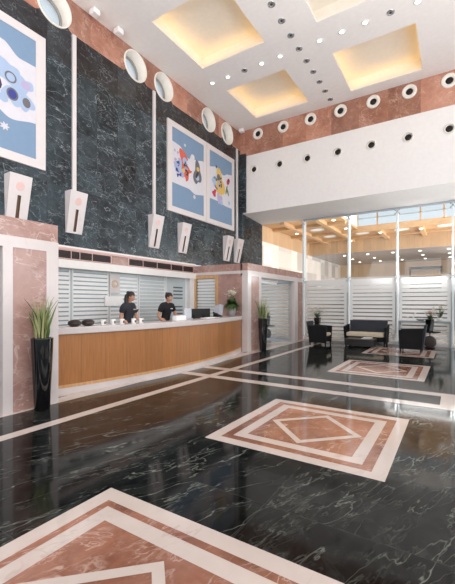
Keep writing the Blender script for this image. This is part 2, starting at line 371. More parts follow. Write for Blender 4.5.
for k, y in enumerate(PH):
    r = Matrix.Rotation(PI/2, 4, 'Y')
    e = empty('window_%d' % (k+1), (XL, y, PZ), 'round porthole window, %s from the camera end of the salmon band' % ['first', 'second', 'third', 'fourth', 'last'][k], 'window', 'portholes in the left wall'); e['kind'] = 'structure'
    b = MB(); b.lathe([(PR, -.36), (PR, .035), (PR+.03, .035), (PR+.03, -.02), (PR+.05, -.3), (PR+.05, -.36)], 'cream', mat=r, n=48); b.build('window_frame', e)
    b = MB(); b.lathe([(0, -.33), (PR-.0, -.33), (PR, -.345), (0, -.345)], 'glass', mat=r, n=48); b.build('pane', e)
    b = MB(); b.lathe([(PR-.05, -.32), (PR-.05, -.28), (PR, -.28), (PR, -.32), (PR-.05, -.32)], 'greyglaze', mat=r, n=48); b.build('inner_ring', e)
# pilaster at the far corner
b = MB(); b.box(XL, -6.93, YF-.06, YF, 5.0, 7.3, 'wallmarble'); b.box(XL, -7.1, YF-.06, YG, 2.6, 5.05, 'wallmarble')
struct(b.build('trim_1'), 'dark marble pilaster in the far left corner', 'trim')
# ------------------------------------------------------------------ far wall, bulkhead
b = MB()
b.box(XL-.3, XR, YF, YF+.2, 7.22, CZ+.5, 'redmarble')
struct(b.build('wall_far_band'), 'salmon marble band along the top of the far wall', 'wall')
b = MB()
b.box(-7.2, XR, YF+.02, YF+.2, 5.8, 7.22, 'plaster')
lo = [(-7.2, YF+.02, 4.97), (XR, YF+.02, 4.97), (XR, YG, 4.84), (-7.2, YG, 4.84)]
b.hexa(lo, [(x, y, 5.8) for x, y, z in lo], 'plaster')
struct(b.build('wall_far'), 'white bulkhead wall with a soffit above the glass wall', 'wall')
# ------------------------------------------------------------------ right and back walls with tall windows
b = MB()
wh = [(y, y+2.6, .25, 7.2) for y in (-4.2, -1.1, 2.0, 5.1, 8.2)]
for a, c1, e, d in cells(YB, YG, 0, CZ, wh): b.box(XR, XR+.25, a, c1, e, d, 'plaster')
struct(b.build('wall_right'), 'white wall with tall windows on the right side of the hall', 'wall')
b = MB()
wh2 = [(x, x+2.6, .1, 7.2) for x in (-6.6, -3.6, -.6, 2.0)]
for a, c1, e, d in cells(-7.6, XR+.25, 0, CZ, [(h[0], min(h[1], 4.6), h[2], h[3]) for h in wh2]): b.box(a, c1, YB-.25, YB, e, d, 'plaster')
struct(b.build('wall_back'), 'white wall with entrance glazing behind the camera', 'wall')
# ------------------------------------------------------------------ kiosks / portals
def Yon(u, x):
    k = (u-227.5)/360; s, co = math.sin(yaw), math.cos(yaw); return x*(co+s*k)/(co*k-s)
def portal(name, x, cols, y0, y1, ztop, zb, zw, label, side):
    # front face made of vertical slabs: cols = [(ya, yb, mat, z0, z1)]
    b = MB()
    for a, c1, m, z0, z1 in cols: b.box(x-.25, x+(.008 if m == 'whitemarble' else 0), a, c1, z0, z1, m)
    b.box(x-.25, x, y0, y1, zb, ztop, 'pinkmarble'); b.box(x-.25, x+.008, y0, y1, zw, zb, 'whitemarble')
    side(b)
    b.box(XL+.002, x-.25, y0+.01, y1-.01, ztop-.06, ztop-.01, 'plaster')
    return struct(b.build(name), label, 'wall')
def side_left(b):
    b.box(XL+.002, XP-.25, 3.0, 3.2, 0, 2.64, 'pinkmarble')
    b.box(XP-.35, XP+.006, 3.02, 3.206, 0, 2.385, 'whitemarble')
portal('wall_portal_left', XP, [(-1.2, -.9, 'whitemarble', 0, 2.24), (Yon(2.4, XP), Yon(12.6, XP), 'whitemarble', 0, 2.24), (Yon(12.6, XP), Yon(49.6, XP), 'pinkmarble', 0, 2.24), (Yon(49.6, XP), 3.2, 'whitemarble', 0, 2.24)], -1.2, 3.2, 2.645, 2.39, 2.24,
       'pink marble portal with cream frame at the left edge', side_left)
def side_right(b):
    for a, c1, e, d in cells(XL+.002, XK-.2, 0, 2.45, [(-7.16, -6.41, .9, 2.26)]): b.box(a, c1, 9.4, 9.6, e, d, 'pinkmarble')
    b.box(XL+.002, XK-.2, 9.4, 9.6, 2.45, 2.67, 'pinkmarble')
    b.box(XL+.002, XK+.004, 9.391, 9.5, 2.36, 2.45, 'whitemarble'); b.box(XK-.13, XK+.006, 9.393, 9.55, 0, 2.359, 'whitemarble')
    b.box(XL+.002, XK-.3, 13.8, 13.95, 2.29, 2.66, 'plaster')
y_ = lambda u: Yon(u, XK)
portal('wall_portal_right', XK, [(9.4, y_(251), 'whitemarble', 0, 2.29), (y_(251), y_(258.9), 'pinkmarble', 0, 2.29), (y_(258.9), y_(261.2), 'whitemarble', 0, 2.29), (y_(294.5), y_(297.6), 'whitemarble', 0, 2.29), (y_(297.6), YG-.05, 'pinkmarble', 0, 2.29)], 9.4, YG-.05, 2.67, 2.45, 2.29,
       'pink marble portal with cream frame beside the glass wall', side_right)
# oak framed blind window in the portal's side
e = empty('window_6', (-6.785, 9.4, 0), 'oak framed blind window in the pink side wall behind the counter', 'window'); e['kind'] = 'structure'
b = MB()
for a, c1, z0, z1 in ((-.47, -.375, .95, 2.25), (.375, .47, .95, 2.25), (-.47, .47, 2.25, 2.34), (-.47, .47, .86, .95)): b.box(a, c1, -.03, .1, z0, z1, 'woodframe')
b.build('window_frame', e)
b = MB(); b.box(-.375, .375, .08, .1, .951, 2.249, 'blindback')
for i in range(13): b.box(-.375, .375, .03, .05, .96+i*.1, 1.03+i*.1, 'slat')
b.build('blind', e)
# tube light above the portal door
e = empty('tube_light', (XK-.32, 11.2, 2.17), 'white tube light fixed over the portal doorway', 'lamp')
b = MB(); b.box(-.05, .05, -.95, .95, .03, .11, 'white', .01); b.build('housing', e)
b = MB(); b.tube([(0, -.9, 0), (0, .9, 0)], .035, 'panelon', 12); b.build('tube', e)
# glass door leaf inside portal
e = empty('door_1', (XK-.1, y_(294.5)-.02, 0), 'clear glass door leaf standing open in the right portal', 'door'); e['kind'] = 'structure'
b = MB(); b.box(-1.3, 0, -.02, -.008, .02, 2.2, 'glass'); b.build('pane', e)
b = MB(); b.box(-1.3, 0, -.03, 0, .0, .06, 'steel'); b.box(-1.3, 0, -.03, 0, 2.2, 2.26, 'steel'); b.build('rail', e)
b = MB(); b.tube([(-1.15, -.06, .8), (-1.15, -.06, 1.4)], .014, 'chrome'); b.tube([(-1.15, -.06, .85), (-1.15, -.01, .85)], .01, 'chrome'); b.tube([(-1.15, -.06, 1.35), (-1.15, -.01, 1.35)], .01, 'chrome'); b.build('door_handle', e)
# ------------------------------------------------------------------ reception lintel and back wall
b = MB()
b.box(XL-.17, XL+.03, 3.2, 9.4, 2.695, 2.735, 'white'); b.box(XL-.17, XL+.0, 3.2, 9.4, 2.43, 2.695, 'pinkmarble'); b.box(XL-.17, XL+.05, 3.2, 9.4, 2.25, 2.43, 'white')
b.box(XL, XL+.02, 3.2, 9.4, 2.655, 2.695, 'pinkdisc')
struct(b.build('trim_2'), 'cream and pink lintel under the marble over the reception desk', 'trim')
for k, (a, d) in enumerate(((3.3, 6.0), (6.54, 9.3))):
    b = MB(); b.box(XL, XL+.015, a, d, 2.45, 2.645, 'pinkdisc'); b.box(XL+.015, XL+.02, a+.03, d-.03, 2.465, 2.63, 'grille')
    for i in range(6): b.box(XL+.015, XL+.032, a+.03, d-.03, 2.475+i*.026, 2.481+i*.026, 'grille')
    for y in ([3.75, 4.2, 4.88, 5.1, 5.43] if k == 0 else [7.05, 7.6, 8.2, 8.75]): b.box(XL+.015, XL+.035, y-.006, y+.006, 2.465, 2.63, 'pinkdisc')
    tag(b.build('air_grille'), ['dark louvred air grille in the lintel, the one nearer the left portal', 'dark louvred air grille in the lintel, the one nearer the right portal'][k], 'air grille', 'air grilles over the reception desk')
b = MB(); b.box(-7.55, -7.42, 3.2, 9.4, 0, 2.3, 'blindback'); struct(b.build('wall_reception'), 'pale wall behind the reception desk', 'wall')
for k, (a, d, st) in enumerate(((3.25, 4.98, 1), (5.04, 6.05, 1), (6.09, 7.05, .5), (7.09, 8.15, .25), (8.2, 9.15, 0))):
    e = empty('window_%d' % (k+7), (-7.42, a, 0), ['white slatted blind bay nearest the left portal', 'white slatted blind bay with the gold seal plaque', 'frosted bay behind the receptionist with the white badge', 'plain frosted bay between the two receptionists and the screens', 'frosted bay with short dark slots beside the oak window'][k], 'window'); e['kind'] = 'structure'
    b = MB()
    b.box(0, .03, 0, .025, 0, 2.25, 'slat'); b.box(0, .03, d-a-.025, d-a, 0, 2.25, 'slat'); b.build('window_frame', e)
    b = MB(); b.box(.002, .01, .025, d-a-.025, .0, 2.25, 'blindback')
    if st:
        i = 0; z = .7
        while z < 2.2:
            hgt = {1: .068, .5: .05, .25: .02}[st]
            b.box(.012, .03 if st == 1 else .018, .025, d-a-.025, z, z+hgt, 'slat')
            if st == 1: b.box(.0105, .013, .025, d-a-.025, z+hgt+.008, z+.094, 'blindgap')
            z += .1
    else:
        for z in (1.93, 1.82, 1.71, 1.6, 1.33, 1.22, 1.11, 1.0): b.box(.012, .016, .33, .78, z, z+.045, 'slotgrey')
    b.build('blind', e)
b = MB(); b.box(-7.4, XL, 9.15, 9.4, 0, 2.25, 'plaster'); struct(b.build('trim_3'), 'narrow cream return beside the oak window', 'trim')
# plaque + sign
e = empty('wall_plaque', (-7.375, 6.23, 1.96), 'square cream plaque with a round gold seal behind the desk', 'plaque')
b = MB(); b.box(-.01, .015, -.16, .16, -.24, .24, 'offwhite', .004); b.build('board', e)
b = MB(); b.lathe([(0, .02), (.09, .02), (.1, .03), (.105, .015)], 'seal', mat=Matrix.Rotation(PI/2, 4, 'Y'), n=28); b.lathe([(0, .032), (.055, .03), (.06, .022)], 'offwhite', mat=Matrix.Rotation(PI/2, 4, 'Y'), n=28); b.build('seal', e)
e = empty('wall_sign', (-7.375, 6.2, 1.52), 'blank white rectangular sign under the gold seal plaque', 'sign')
b = MB(); b.box(-.01, .02, -.28, .28, -.12, .12, 'paper', .004); b.build('board', e)
# ------------------------------------------------------------------ reception counter
e = empty('reception_counter', (0, 0, 0), 'long curved honey oak reception counter with white marble top', 'counter')
def sweep(b, prof, m, y0=3.22, y1=9.38, n=48):        # prof: (dx, z)
    i = b.mi(m); rows = []
    for k in range(n+1):
        y = y0+(y1-y0)*k/n; rows.append([b.bm.verts.new((cx_(y)+dx, y, z)) for dx, z in prof])
    for A, B in zip(rows, rows[1:]):
        for k in range(len(prof)):
            n2 = (k+1) % len(prof); fa = b.bm.faces.new([A[k], A[n2], B[n2], B[k]]); fa.material_index = i
    for r in (rows[0], rows[-1]): fa = b.bm.faces.new(r); fa.material_index = i
b = MB(); sweep(b, [(0, .1), (0, .97), (-.05, .97), (-.05, .1)], 'woodcounter'); b.build('front_panel', e)
b = MB(); sweep(b, [(.004, .1), (.004, .15), (-.01, .15), (-.01, .1)], 'woodframe'); b.build('bottom_rail', e)
b = MB(); sweep(b, [(.0, 0), (.0, .1), (-.06, .1), (-.06, 0)], 'whitemarble'); b.build('plinth', e)
b = MB(); sweep(b, [(.035, .975), (.04, .985), (.04, 1.075), (.03, 1.085), (-.44, 1.085), (-.44, 1.03), (-.06, 1.03), (-.06, .972)], 'whitemarble'); b.build('countertop', e)
b = MB(); sweep(b, [(-.41, .74), (-.41, 1.03), (-.43, 1.03), (-.43, .74)], 'white'); sweep(b, [(-.4, .72), (-.4, .76), (-.95, .76), (-.95, .72)], 'white')
b.build('worktop', e)
for y in (3.4, 5.3, 7.3, 9.2):
    b = MB(); b.box(cx_(y)-.9, cx_(y)-.06, y-.02, y+.02, 0, .72, 'white'); b.build('support_panel', e)
CT = 1.086
# ------------------------------------------------------------------ sconces
ordn = ['first', 'second', 'third', 'fourth', 'fifth', 'sixth']
def sconce():
    e = empty('wall_sconce', (0, 0, 0), '', 'lamp', 'wedge sconces on the marble wall')
    b = MB()                                    # front face leans out at the top; slot cut as frame around a recess
    x = lambda z: .03+.2*(z-3.05)/.9
    W0, W1 = .195, .21
    def wv(z): return W0+(W1-W0)*(z-3.05)/.9
    s0, s1, sw = 3.09, 3.57, .034
    z0, z1 = 3.05, 3.95
    P = lambda y, z, dx=0: (x(z)+dx, y, z)
    for ya, yb, za, zb in ((-1, -9, z0, z1), (9, 1, z0, z1)):
        pass
    b.face([P(-wv(z0), z0), P(-sw, z0), P(-sw, z1), P(-wv(z1), z1)], 'offwhite'); b.face([P(sw, z0), P(wv(z0), z0), P(wv(z1), z1), P(sw, z1)], 'offwhite')
    b.face([P(-sw, z0), P(sw, z0), P(sw, s0), P(-sw, s0)], 'offwhite'); b.face([P(-sw, s1), P(sw, s1), P(sw, z1), P(-sw, z1)], 'offwhite')
    for s in (-1, 1): b.face([(0, s*W0, z0), P(s*W0, z0), P(s*W1, z1), (0, s*W1, z1)], 'offwhite')
    b.face([(0, -W1, z1), P(-W1, z1), P(W1, z1), (0, W1, z1)], 'offwhite'); b.face([(0, -W0, z0), P(-W0, z0), P(W0, z0), (0, W0, z0)], 'offwhite')
    b.build('body', e, fix=False)
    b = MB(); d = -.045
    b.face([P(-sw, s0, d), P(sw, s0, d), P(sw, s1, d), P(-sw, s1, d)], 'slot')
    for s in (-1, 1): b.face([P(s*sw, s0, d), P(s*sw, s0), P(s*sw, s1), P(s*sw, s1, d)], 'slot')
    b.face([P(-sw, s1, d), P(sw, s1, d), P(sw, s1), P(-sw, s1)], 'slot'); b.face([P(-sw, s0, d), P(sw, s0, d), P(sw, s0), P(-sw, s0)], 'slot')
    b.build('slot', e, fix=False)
    b = MB(); tl = math.atan(.2/.9)
    b.lathe([(0, .006), (.08, .006), (.08, .0), (.08, -.005)], 'pinkdisc', smooth=False, c=(x(3.74), 0, 3.74), mat=Matrix.Rotation(PI/2+tl, 4, 'Y'), n=28); b.build('disc', e)
    return e
sp = sconce()
places = ['above the left portal, beside the large blue painting', 'with its conduit, above the left end of the reception desk', 'with its conduit, directly left of the double paintings', 'without conduit, below the left of the double paintings', 'without conduit, below the right of the double paintings', 'with its conduit, nearest the far corner']
for k, y in enumerate((3.72, 4.97, 7.5, 8.72, 11.3, 12.06)):
    o = sp if k == 0 else copy_tree(sp); o.location = (XL, [3.7, 4.955, 7.48, 8.73, 11.28, 12.45][k], -.02)
    if k == 5: o.location.y = 12.22-.18
    o['label'] = 'white wedge sconce '+places[k]
    if k in (1, 2, 5):
        b = MB(); zt = 7.48; b.box(0, .05, -.045, .045, 3.9, zt, 'offwhite', .004)
        b.build('conduit', o)
# ------------------------------------------------------------------ paintings
def painting(y0, y1, z0, z1, bl, br, label, motifs, top, bot):
    e = empty('painting', (XL, (y0+y1)/2, z0), label, 'painting', 'blue and white paintings on the marble wall'); hy = (y1-y0)/2; Hh = z1-z0
    b = MB(); a, d = -hy+bl, hy-br; u0, u1 = .17, Hh-.17
    for A in ((-hy, hy, 0, u0), (-hy, hy, u1, Hh), (-hy, a, u0, u1), (d, hy, u0, u1)): b.box(.0, .05, *A, 'offwhite')
    b.build('frame', e)
    b = MB(); b.box(0, .035, a, d, u0, u1, 'blueart')
    W_ = d-a; HH = u1-u0
    pt = lambda u, v, x: (x, a+u*W_, u1-v*HH)
    n = 24; ln = lambda L, u: next((p[1]+(r[1]-p[1])*(3*t*t-2*t*t*t) for p, r in zip(L, L[1:]) if p[0] <= u <= r[0] for t in [(u-p[0])/(r[0]-p[0])]), L[-1][1])
    for k in range(n):
        p, r = k/n, (k+1)/n
        b.face([pt(p, ln(bot, p), .038), pt(r, ln(bot, r), .038), pt(r, ln(top, r), .038), pt(p, ln(top, p), .038)], 'artwhite')
    for j, (kind, u, v, ru, rv, rot, m) in enumerate(motifs):
        x = .039+.0004*j; pts = []
        for k in range(28):
            an = 2*PI*k/28; rr = 1 if kind == 'o' else (.75+.25*math.cos(7*an) if kind == 'f' else 1+.22*math.sin(3*an+j)+.1*math.sin(5*an))
            px, py = ru*rr*math.cos(an), rv*rr*math.sin(an)
            pts.append(pt(u+(px*math.cos(rot)-py*math.sin(rot)*HH/W_), v+(px*math.sin(rot)*W_/HH+py*math.cos(rot)), x))
        b.face(pts, m)
    b.build('canvas', e)
    return e
def scribble(u, v, m, n=6, r=.05, seed=1):
    q_ = random.Random(seed); return [('b', u+q_.uniform(-r, r), v+q_.uniform(-r*1.4, r*1.4), q_.uniform(.012, .03), q_.uniform(.012, .03), q_.uniform(0, 3), m) for _ in range(n)]
mL = [('b', .2, .46, .1, .1, .5, 'artlight'), ('b', .4, .4, .15, .18, -.35, 'artred'), ('o', .38, .36, .07, .05, .2, 'artlight'), ('o', .42, .46, .06, .04, .4, 'artmauve'), ('o', .34, .5, .05, .04, .2, 'artyellow'), ('b', .44, .53, .07, .08, .3, 'artred'),
      ('b', .58, .34, .1, .12, .3, 'artwhite'), ('b', .78, .44, .12, .16, .1, 'artgrey'), ('o', .8, .38, .05, .03, .2, 'artyellow'), ('o', .78, .5, .06, .04, 0, 'artlight'), ('o', .77, .46, .03, .06, .5, 'artdark'), ('o', .3, .55, .06, .04, .4, 'artmauve'),
      ('f', .38, .15, .035, .025, 0, 'artwhite'), ('f', .68, .78, .05, .035, 0, 'artwhite')]+scribble(.14, .38, 'artmauve', 9, .07, 3)+scribble(.18, .5, 'artblue', 7, .07, 4)+scribble(.44, .44, 'artdark', 6, .08, 9)
painting(8.03, 9.98, 4.22, 6.95, .19, .15, 'tall painting with coral red and grey shapes, left of the double paintings', mL, [(0, .18), (.2, .19), (.5, .3), (.7, .27), (1, .23)], [(0, .7), (.5, .7), (.7, .74), (1, .71)])
mR = [('b', .45, .42, .17, .2, -.2, 'artyellow'), ('o', .38, .34, .07, .05, .2, 'artgrey'), ('b', .5, .5, .09, .08, .5, 'artyellow'), ('o', .42, .44, .04, .07, .2, 'artmauve'), ('o', .82, .33, .06, .06, .6, 'artcrimson'), ('o', .85, .31, .03, .03, .6, 'artdark'), ('b', .2, .6, .07, .06, .5, 'artcrimson'),
      ('o', .74, .47, .03, .08, .3, 'artgreen'), ('o', .8, .5, .03, .06, -.4, 'artgreen'), ('b', .42, .65, .12, .07, .2, 'artmauve'), ('o', .5, .7, .07, .04, .4, 'artlight'), ('b', .2, .42, .09, .08, .2, 'artlight'), ('f', .28, .2, .04, .03, 0, 'artdark'), ('f', .86, .66, .06, .04, 0, 'artlight')]+scribble(.24, .46, 'artgrey', 7, .06, 5)+scribble(.45, .4, 'artdark', 5, .07, 6)
painting(10.0, 11.8, 4.22, 6.95, .17, .16, 'tall painting with an ochre yellow figure, right of the double paintings', mR, [(0, .24), (.3, .2), (.6, .27), (.8, .22), (1, .2)], [(0, .7), (.4, .7), (.7, .73), (1, .73)])
mA = [('b', .45, .45, .13, .12, .2, 'artdark'), ('b', .5, .38, .07, .06, .6, 'artyellow'), ('o', .42, .5, .07, .05, .2, 'artblue'), ('o', .52, .48, .05, .06, -.3, 'artblue'), ('o', .5, .52, .06, .02, .6, 'artyellow'), ('b', .62, .34, .1, .05, .9, 'artlight'),
      ('b', .7, .4, .13, .08, .2, 'artlight'), ('o', .69, .41, .07, .045, .1, 'artgrey'), ('o', .69, .41, .05, .033, .1, 'artlight'), ('b', .86, .42, .1, .06, .1, 'artlight'), ('o', .87, .42, .06, .035, .1, 'artmauve'), ('b', .72, .54, .12, .08, -.1, 'artlight'), ('o', .71, .54, .07, .05, 0, 'artgrey'), ('o', .71, .54, .05, .036, 0, 'artblue'),
      ('b', .88, .56, .09, .07, 0, 'artlight'), ('o', .88, .56, .05, .04, 0, 'artgrey'), ('o', .6, .6, .06, .03, .3, 'artlight'), ('f', .62, .82, .06, .035, 0, 'artwhite'), ('b', .2, .48, .12, .1, .2, 'artred')]+scribble(.45, .44, 'artyellow', 6, .06, 8)+scribble(.42, .5, 'artdark', 6, .07, 2)
painting(2.35, 4.28, 4.22, 6.95, .15, .2, 'tall painting with pale blue daisy shapes at the left edge of the photo', mA, [(0, .3), (.35, .12), (.6, .14), (.8, .22), (1, .22)], [(0, .6), (.4, .64), (.7, .74), (1, .7)])
# ------------------------------------------------------------------ far wall nozzles
def nozzle(r0, r1):
    e = empty('air_nozzle', (0, 0, 0), '', 'air nozzle')
    rt = Matrix.Rotation(PI/2, 4, 'X')
    b = MB(); b.lathe([(r1, 0), (r1, .03), (r1-.02, .045), (r0+.04, .03), (r0, .012), (r0, 0)], 'cream', mat=rt, n=28); b.build('ring', e)
    b = MB(); b.lathe([(0, .006), (r0, .006), (r0, .002)], 'blackmatt', mat=rt, n=28); b.lathe([(r0*.35, .008), (r0*.35, .02), (r0*.45, .02), (r0*.45, .008)], 'grille', mat=rt, n=20); b.build('throat', e)
    return e
nm = ['first', 'second', 'third', 'fourth', 'fifth', 'sixth', 'seventh']
n1 = nozzle(.1, .21); n2 = nozzle(.095, .145)
for k in range(7):
    o = n1 if k == 0 else copy_tree(n1); o.location = (-6.42+1.043*k, YF, 7.955-.003*k); o['label'] = 'cream ringed air nozzle in the salmon band, %s from the left' % nm[k]; o['group'] = 'air nozzles in the salmon band'
    o = n2 if k == 0 else copy_tree(n2); o.location = (-6.6+1.072*k, YF+.02, 6.63-.014*k); o['label'] = 'small air nozzle in the white bulkhead, %s from the left' % nm[k]; o['group'] = 'air nozzles in the white bulkhead'
# ------------------------------------------------------------------ ceiling lights
def downlight(on):
    e = empty('downlight', (0, 0, 0), '', 'lamp')
    b = MB(); b.lathe([(.055, 0), (.055, -.012), (.085, -.012), (.09, 0)], 'chrome' if not on else 'white', n=24); b.build('ring', e)
    b = MB(); b.lathe([(0, -.006), (.055, -.006)], 'lampon' if on else 'lampoff', n=24)
    if not on: b.lathe([(0, -.02), (.02, -.016), (.03, -.006)], 'blackmatt', n=16)
    b.build('lamp', e)
    return e
d0, d1 = downlight(False), downlight(True); used = set()
def put(on, x, y, label, grp):
    s = d1 if on else d0; o = s if on not in used else copy_tree(s); used.add(on); o.location = (x, y, CZ); o['label'] = label; o['group'] = grp
od = ['first', 'second', 'third', 'fourth', 'fifth', 'sixth', 'seventh', 'eighth', 'ninth', 'tenth']
for k in range(9): put(False, -3.515, 11.9-k*.5635, 'unlit ring downlight, %s from the far wall in the row between the coffers' % od[k], 'downlights in the row towards the far wall')
for k, (x, on) in enumerate(((-6.31, 1), (-5.75, 1), (-5.18, 0), (-4.62, 1), (-4.06, 1), (-2.96, 1), (-2.4, 1), (-1.84, 1), (-1.28, 0), (-.72, 1))):
    put(bool(on), x, 9.08, '%s ring downlight, %s from the left in the crosswise ceiling row' % ('lit' if on else 'unlit', od[k]), 'downlights in the crosswise row')
for k, (x, y) in enumerate(((-6.98, 5.33), (-6.98, 6.02), (-7.0, 12.05))):
    e = empty('ceiling_speaker', (x, y, CZ), ['small white box on the ceiling edge nearest the camera', 'small white box on the ceiling edge before the second porthole', 'small white box in the far ceiling corner'][k], 'speaker', 'white boxes along the ceiling edge')
    b = MB(); b.box(-.09, .09, -.09, .09, -.16, -.03, 'white', .02); b.build('body', e)
    b = MB(); b.lathe([(.03, -.03), (.03, 0), (.05, 0)], 'white', n=16); b.build('bracket', e)
# ------------------------------------------------------------------ glass wall
FX = [-5.24, -3.45, -1.76, -.085, 1.6, 3.3, XR]
for k in range(6):
    a, d = FX[k], FX[k+1]
    e = empty('window_%d' % (k+12), (a, YG, 0), 'tall glass bay with white frosted stripes, %s from the pink portal' % od[k], 'window', 'bays of the glass wall'); e['kind'] = 'structure'
    b = MB(); b.box(.01, d-a-.01, 0, .012, .1, 4.8, 'glass'); b.build('pane', e)
    b = MB()
    z = .14
    while z < 2.0: b.box(.06, d-a-.06, -.007, -.005, z, z+(.1 if z < 1.4 else .115), 'frost'); z += .142
    b.box(.06, d-a-.06, -.007, -.005, z, 2.36, 'frost'); b.box(.06, .16, -.0075, -.0045, .1, 2.36, 'frost'); b.box(d-a-.16, d-a-.06, -.0075, -.0045, .1, 2.36, 'frost')
    b.build('frosted_stripes', e)
    b = MB(); b.box(0, d-a, -.04, .06, 0, .1, 'white'); b.build('base_rail', e)
    b = MB(); b.box(0, d-a, -.03, .05, 4.78, 4.86, 'steel'); b.build('top_rail', e)
for k in range(6):
    e = empty('trim_%d' % (k+4), (FX[k], YG, 0), 'glass fin between the tall panes, %s from the pink portal' % od[k], 'trim'); e['kind'] = 'structure'
    b = MB(); b.box(-.012, .012, .02, .32, .1, 4.8, 'fin'); b.box(-.035, .035, -.006, .02, .1, 4.8, 'fin'); b.build('glass_fin', e)
    for z in (2.37, 4.7):
        b = MB(); 
        for sx in (-1, 1):
            for sz in (-1, 1):
                b.tube([(0, -.02, z), (sx*.07, -.02, z+sz*.07)], .01, 'chrome'); b.lathe([(0, .02), (.022, .02), (.022, 0)], 'chrome', c=(sx*.07, -.012, z+sz*.07), mat=Matrix.Rotation(PI/2, 4, 'X'), n=12)
        b.build('fitting', e)
# glass screen in the right portal
e = empty('window_18', (XL, YG-.06, 0), 'striped frosted glass screen seen through the portal doorway', 'window'); e['kind'] = 'structure'
L_ = XK-.25-XL
b = MB(); z = .14
while z < 2.25: b.box(0, L_, -.016, -.012, z, z+.09, 'frost'); z += .145
b.build('frosted_stripes', e)
b = MB(); b.box(0, L_, -.03, .02, 0, .1, 'white'); b.build('base_rail', e)
# ------------------------------------------------------------------ lounge beyond the glass
b = MB(); b.box(XL-.2, XL, YG+.1, 27.2, 2.45, 4.19, 'tilewhite'); b.box(XL-.2, XL, YG+.1, 27.2, 0, 2.45, 'taupe'); struct(b.build('wall_lounge_left'), 'white panelled wall beyond the glass', 'wall')
b = MB(); b.box(XL-.2, XL+.0, YG+.1, 20.3, 4.19, 4.9, 'woodfasciay'); b.box(XL, XR, 20.3, 20.4, 4.22, 4.9, 'woodfascia'); struct(b.build('trim_10'), 'maple fascia around the raised lounge ceiling', 'trim')
b = MB()
b.box(XL, -3.9, YG+.05, 20.3, 4.9, 5.0, 'woodceiling'); b.box(-3.9, XR, 17.5, 20.3, 4.9, 5.0, 'woodceiling')
for x in (-6.2, -4.75, -3.0, -1.3, .5, 2.3):
    b.box(x-.1, x+.1, YG+.05 if x < -3.9 else 17.72, 20.3, 4.76, 4.9, 'woodceiling')
for y in (15.4, 17.62, 19.3): b.box(XL+.01, XR-.01 if y > 17 else -3.91, y-.1, y+.1, 4.78, 4.899, 'woodceiling')
struct(b.build('ceiling_lounge'), 'maple coffered ceiling beyond the glass', 'ceiling')
b = MB(); b.box(-4.0, XR, YG, 17.6, 5.62, 5.7, 'plaster'); b.box(-4.0, -3.9, YG+.05, 17.5, 5.0, 5.62, 'plaster'); b.box(-4.0, XR, YG, YG+.15, 4.9, 5.62, 'plaster')
struct(b.build('ceiling_clerestory'), 'white ceiling over the clerestory strip beyond the glass', 'ceiling')
e = empty('window_19', (-3.9, 17.5, 4.9), 'clerestory window strip with oak mullions above the maple ceiling', 'window'); e['kind'] = 'structure'
b = MB()
for x in [i*.87 for i in range(11)]: b.box(x-.03, x+.03, 0, .06, 0.1, .72, 'woodframe')
b.box(0, 8.7, 0, .06, .1, .14, 'woodframe'); b.box(0, 8.7, 0, .06, .46, .5, 'steel'); b.build('window_frame', e)
b = MB(); b.box(0, 8.7, .02, .03, .1, .72, 'glass'); b.build('pane', e)
b = MB(); b.box(XL, XR, 20.4, 27.2, 4.2, 4.3, 'soffit'); struct(b.build('ceiling_lounge_low'), 'grey lowered ceiling at the back of the lounge', 'ceiling')
b = MB(); b.box(XL, XR, 27.0, 27.2, 3.3, 4.2, 'woodfascia'); b.box(XL, XR, 27.0, 27.2, 2.2, 3.3, 'tilewhite'); b.box(XL, XR, 27.0, 27.2, 0, 2.2, 'taupe'); struct(b.build('wall_lounge_far'), 'maple and white wall at the back of the lounge', 'wall')
b = MB()
for a, c1, e_, d in cells(YG, 27.2, 0, 5.7, [(14.6, 26, .3, 4.0)]): b.box(XR, XR+.2, a, c1, e_, d, 'plaster')
struct(b.build('wall_lounge_right'), 'white window wall on the right of the lounge', 'wall')
# ceiling diffusers and downlights in the lounge
e0 = None
for k, (x, y) in enumerate(((-5.5, 16.5), (-5.5, 18.5), (-3.9, 18.5), (-2.15, 18.5), (-.4, 18.5), (1.4, 18.5))):
    if not e0:
        e0 = empty('ceiling_diffuser', (x, y, 4.9), '', 'lamp', 'round diffusers in the maple ceiling')
        m = MB(); m.lathe([(.26, 0), (.28, -.03), (.32, -.03), (.32, 0)], 'white', n=32); m.build('rim', e0)
        m = MB(); m.lathe([(0, -.02), (.26, -.02)], 'panelon', n=32); m.build('diffuser', e0); o = e0
    else: o = copy_tree(e0); o.location = (x, y, 4.9)
    o['label'] = 'round white diffuser in the maple lounge ceiling, '+['left bay nearest the glass', 'left bay at the back', 'second bay from the left', 'third bay from the left', 'fourth bay from the left', 'rightmost bay'][k]
l0 = None; kk = 0
for (x, y, z) in [(-4.3, 17.0, 4.9), (-4.3, 15.0, 4.9), (-6.7, 17.0, 4.9), (-4.75, 19.8, 4.76), (-3.0, 18.1, 4.76), (-1.3, 18.1, 4.76), (-.6, 18.1, 4.9), (-3.4, 19.8, 4.9)]+[(x, y, 4.2) for y in (21.4, 23.4, 25.4) for x in (-5.5, -4.2, -2.9, -1.6, -.3)]:
    if not l0:
        l0 = empty('lounge_downlight', (x, y, z), '', 'lamp', 'small downlights beyond the glass'); m = MB(); m.lathe([(0, -.012), (.06, -.012), (.08, 0)], 'lampon', n=16); m.build('lamp', l0); o = l0
    else: o = copy_tree(l0); o.location = (x, y, z)
    kk += 1
    row = 'raised maple ceiling' if kk <= 8 else 'grey lowered ceiling, %s row back' % ['first', 'second', 'third'][(kk-9)//5]
    o['label'] = 'small lit downlight in the %s, %s from the left' % (row, od[(kk-1) if kk <= 8 else (kk-9) % 5])
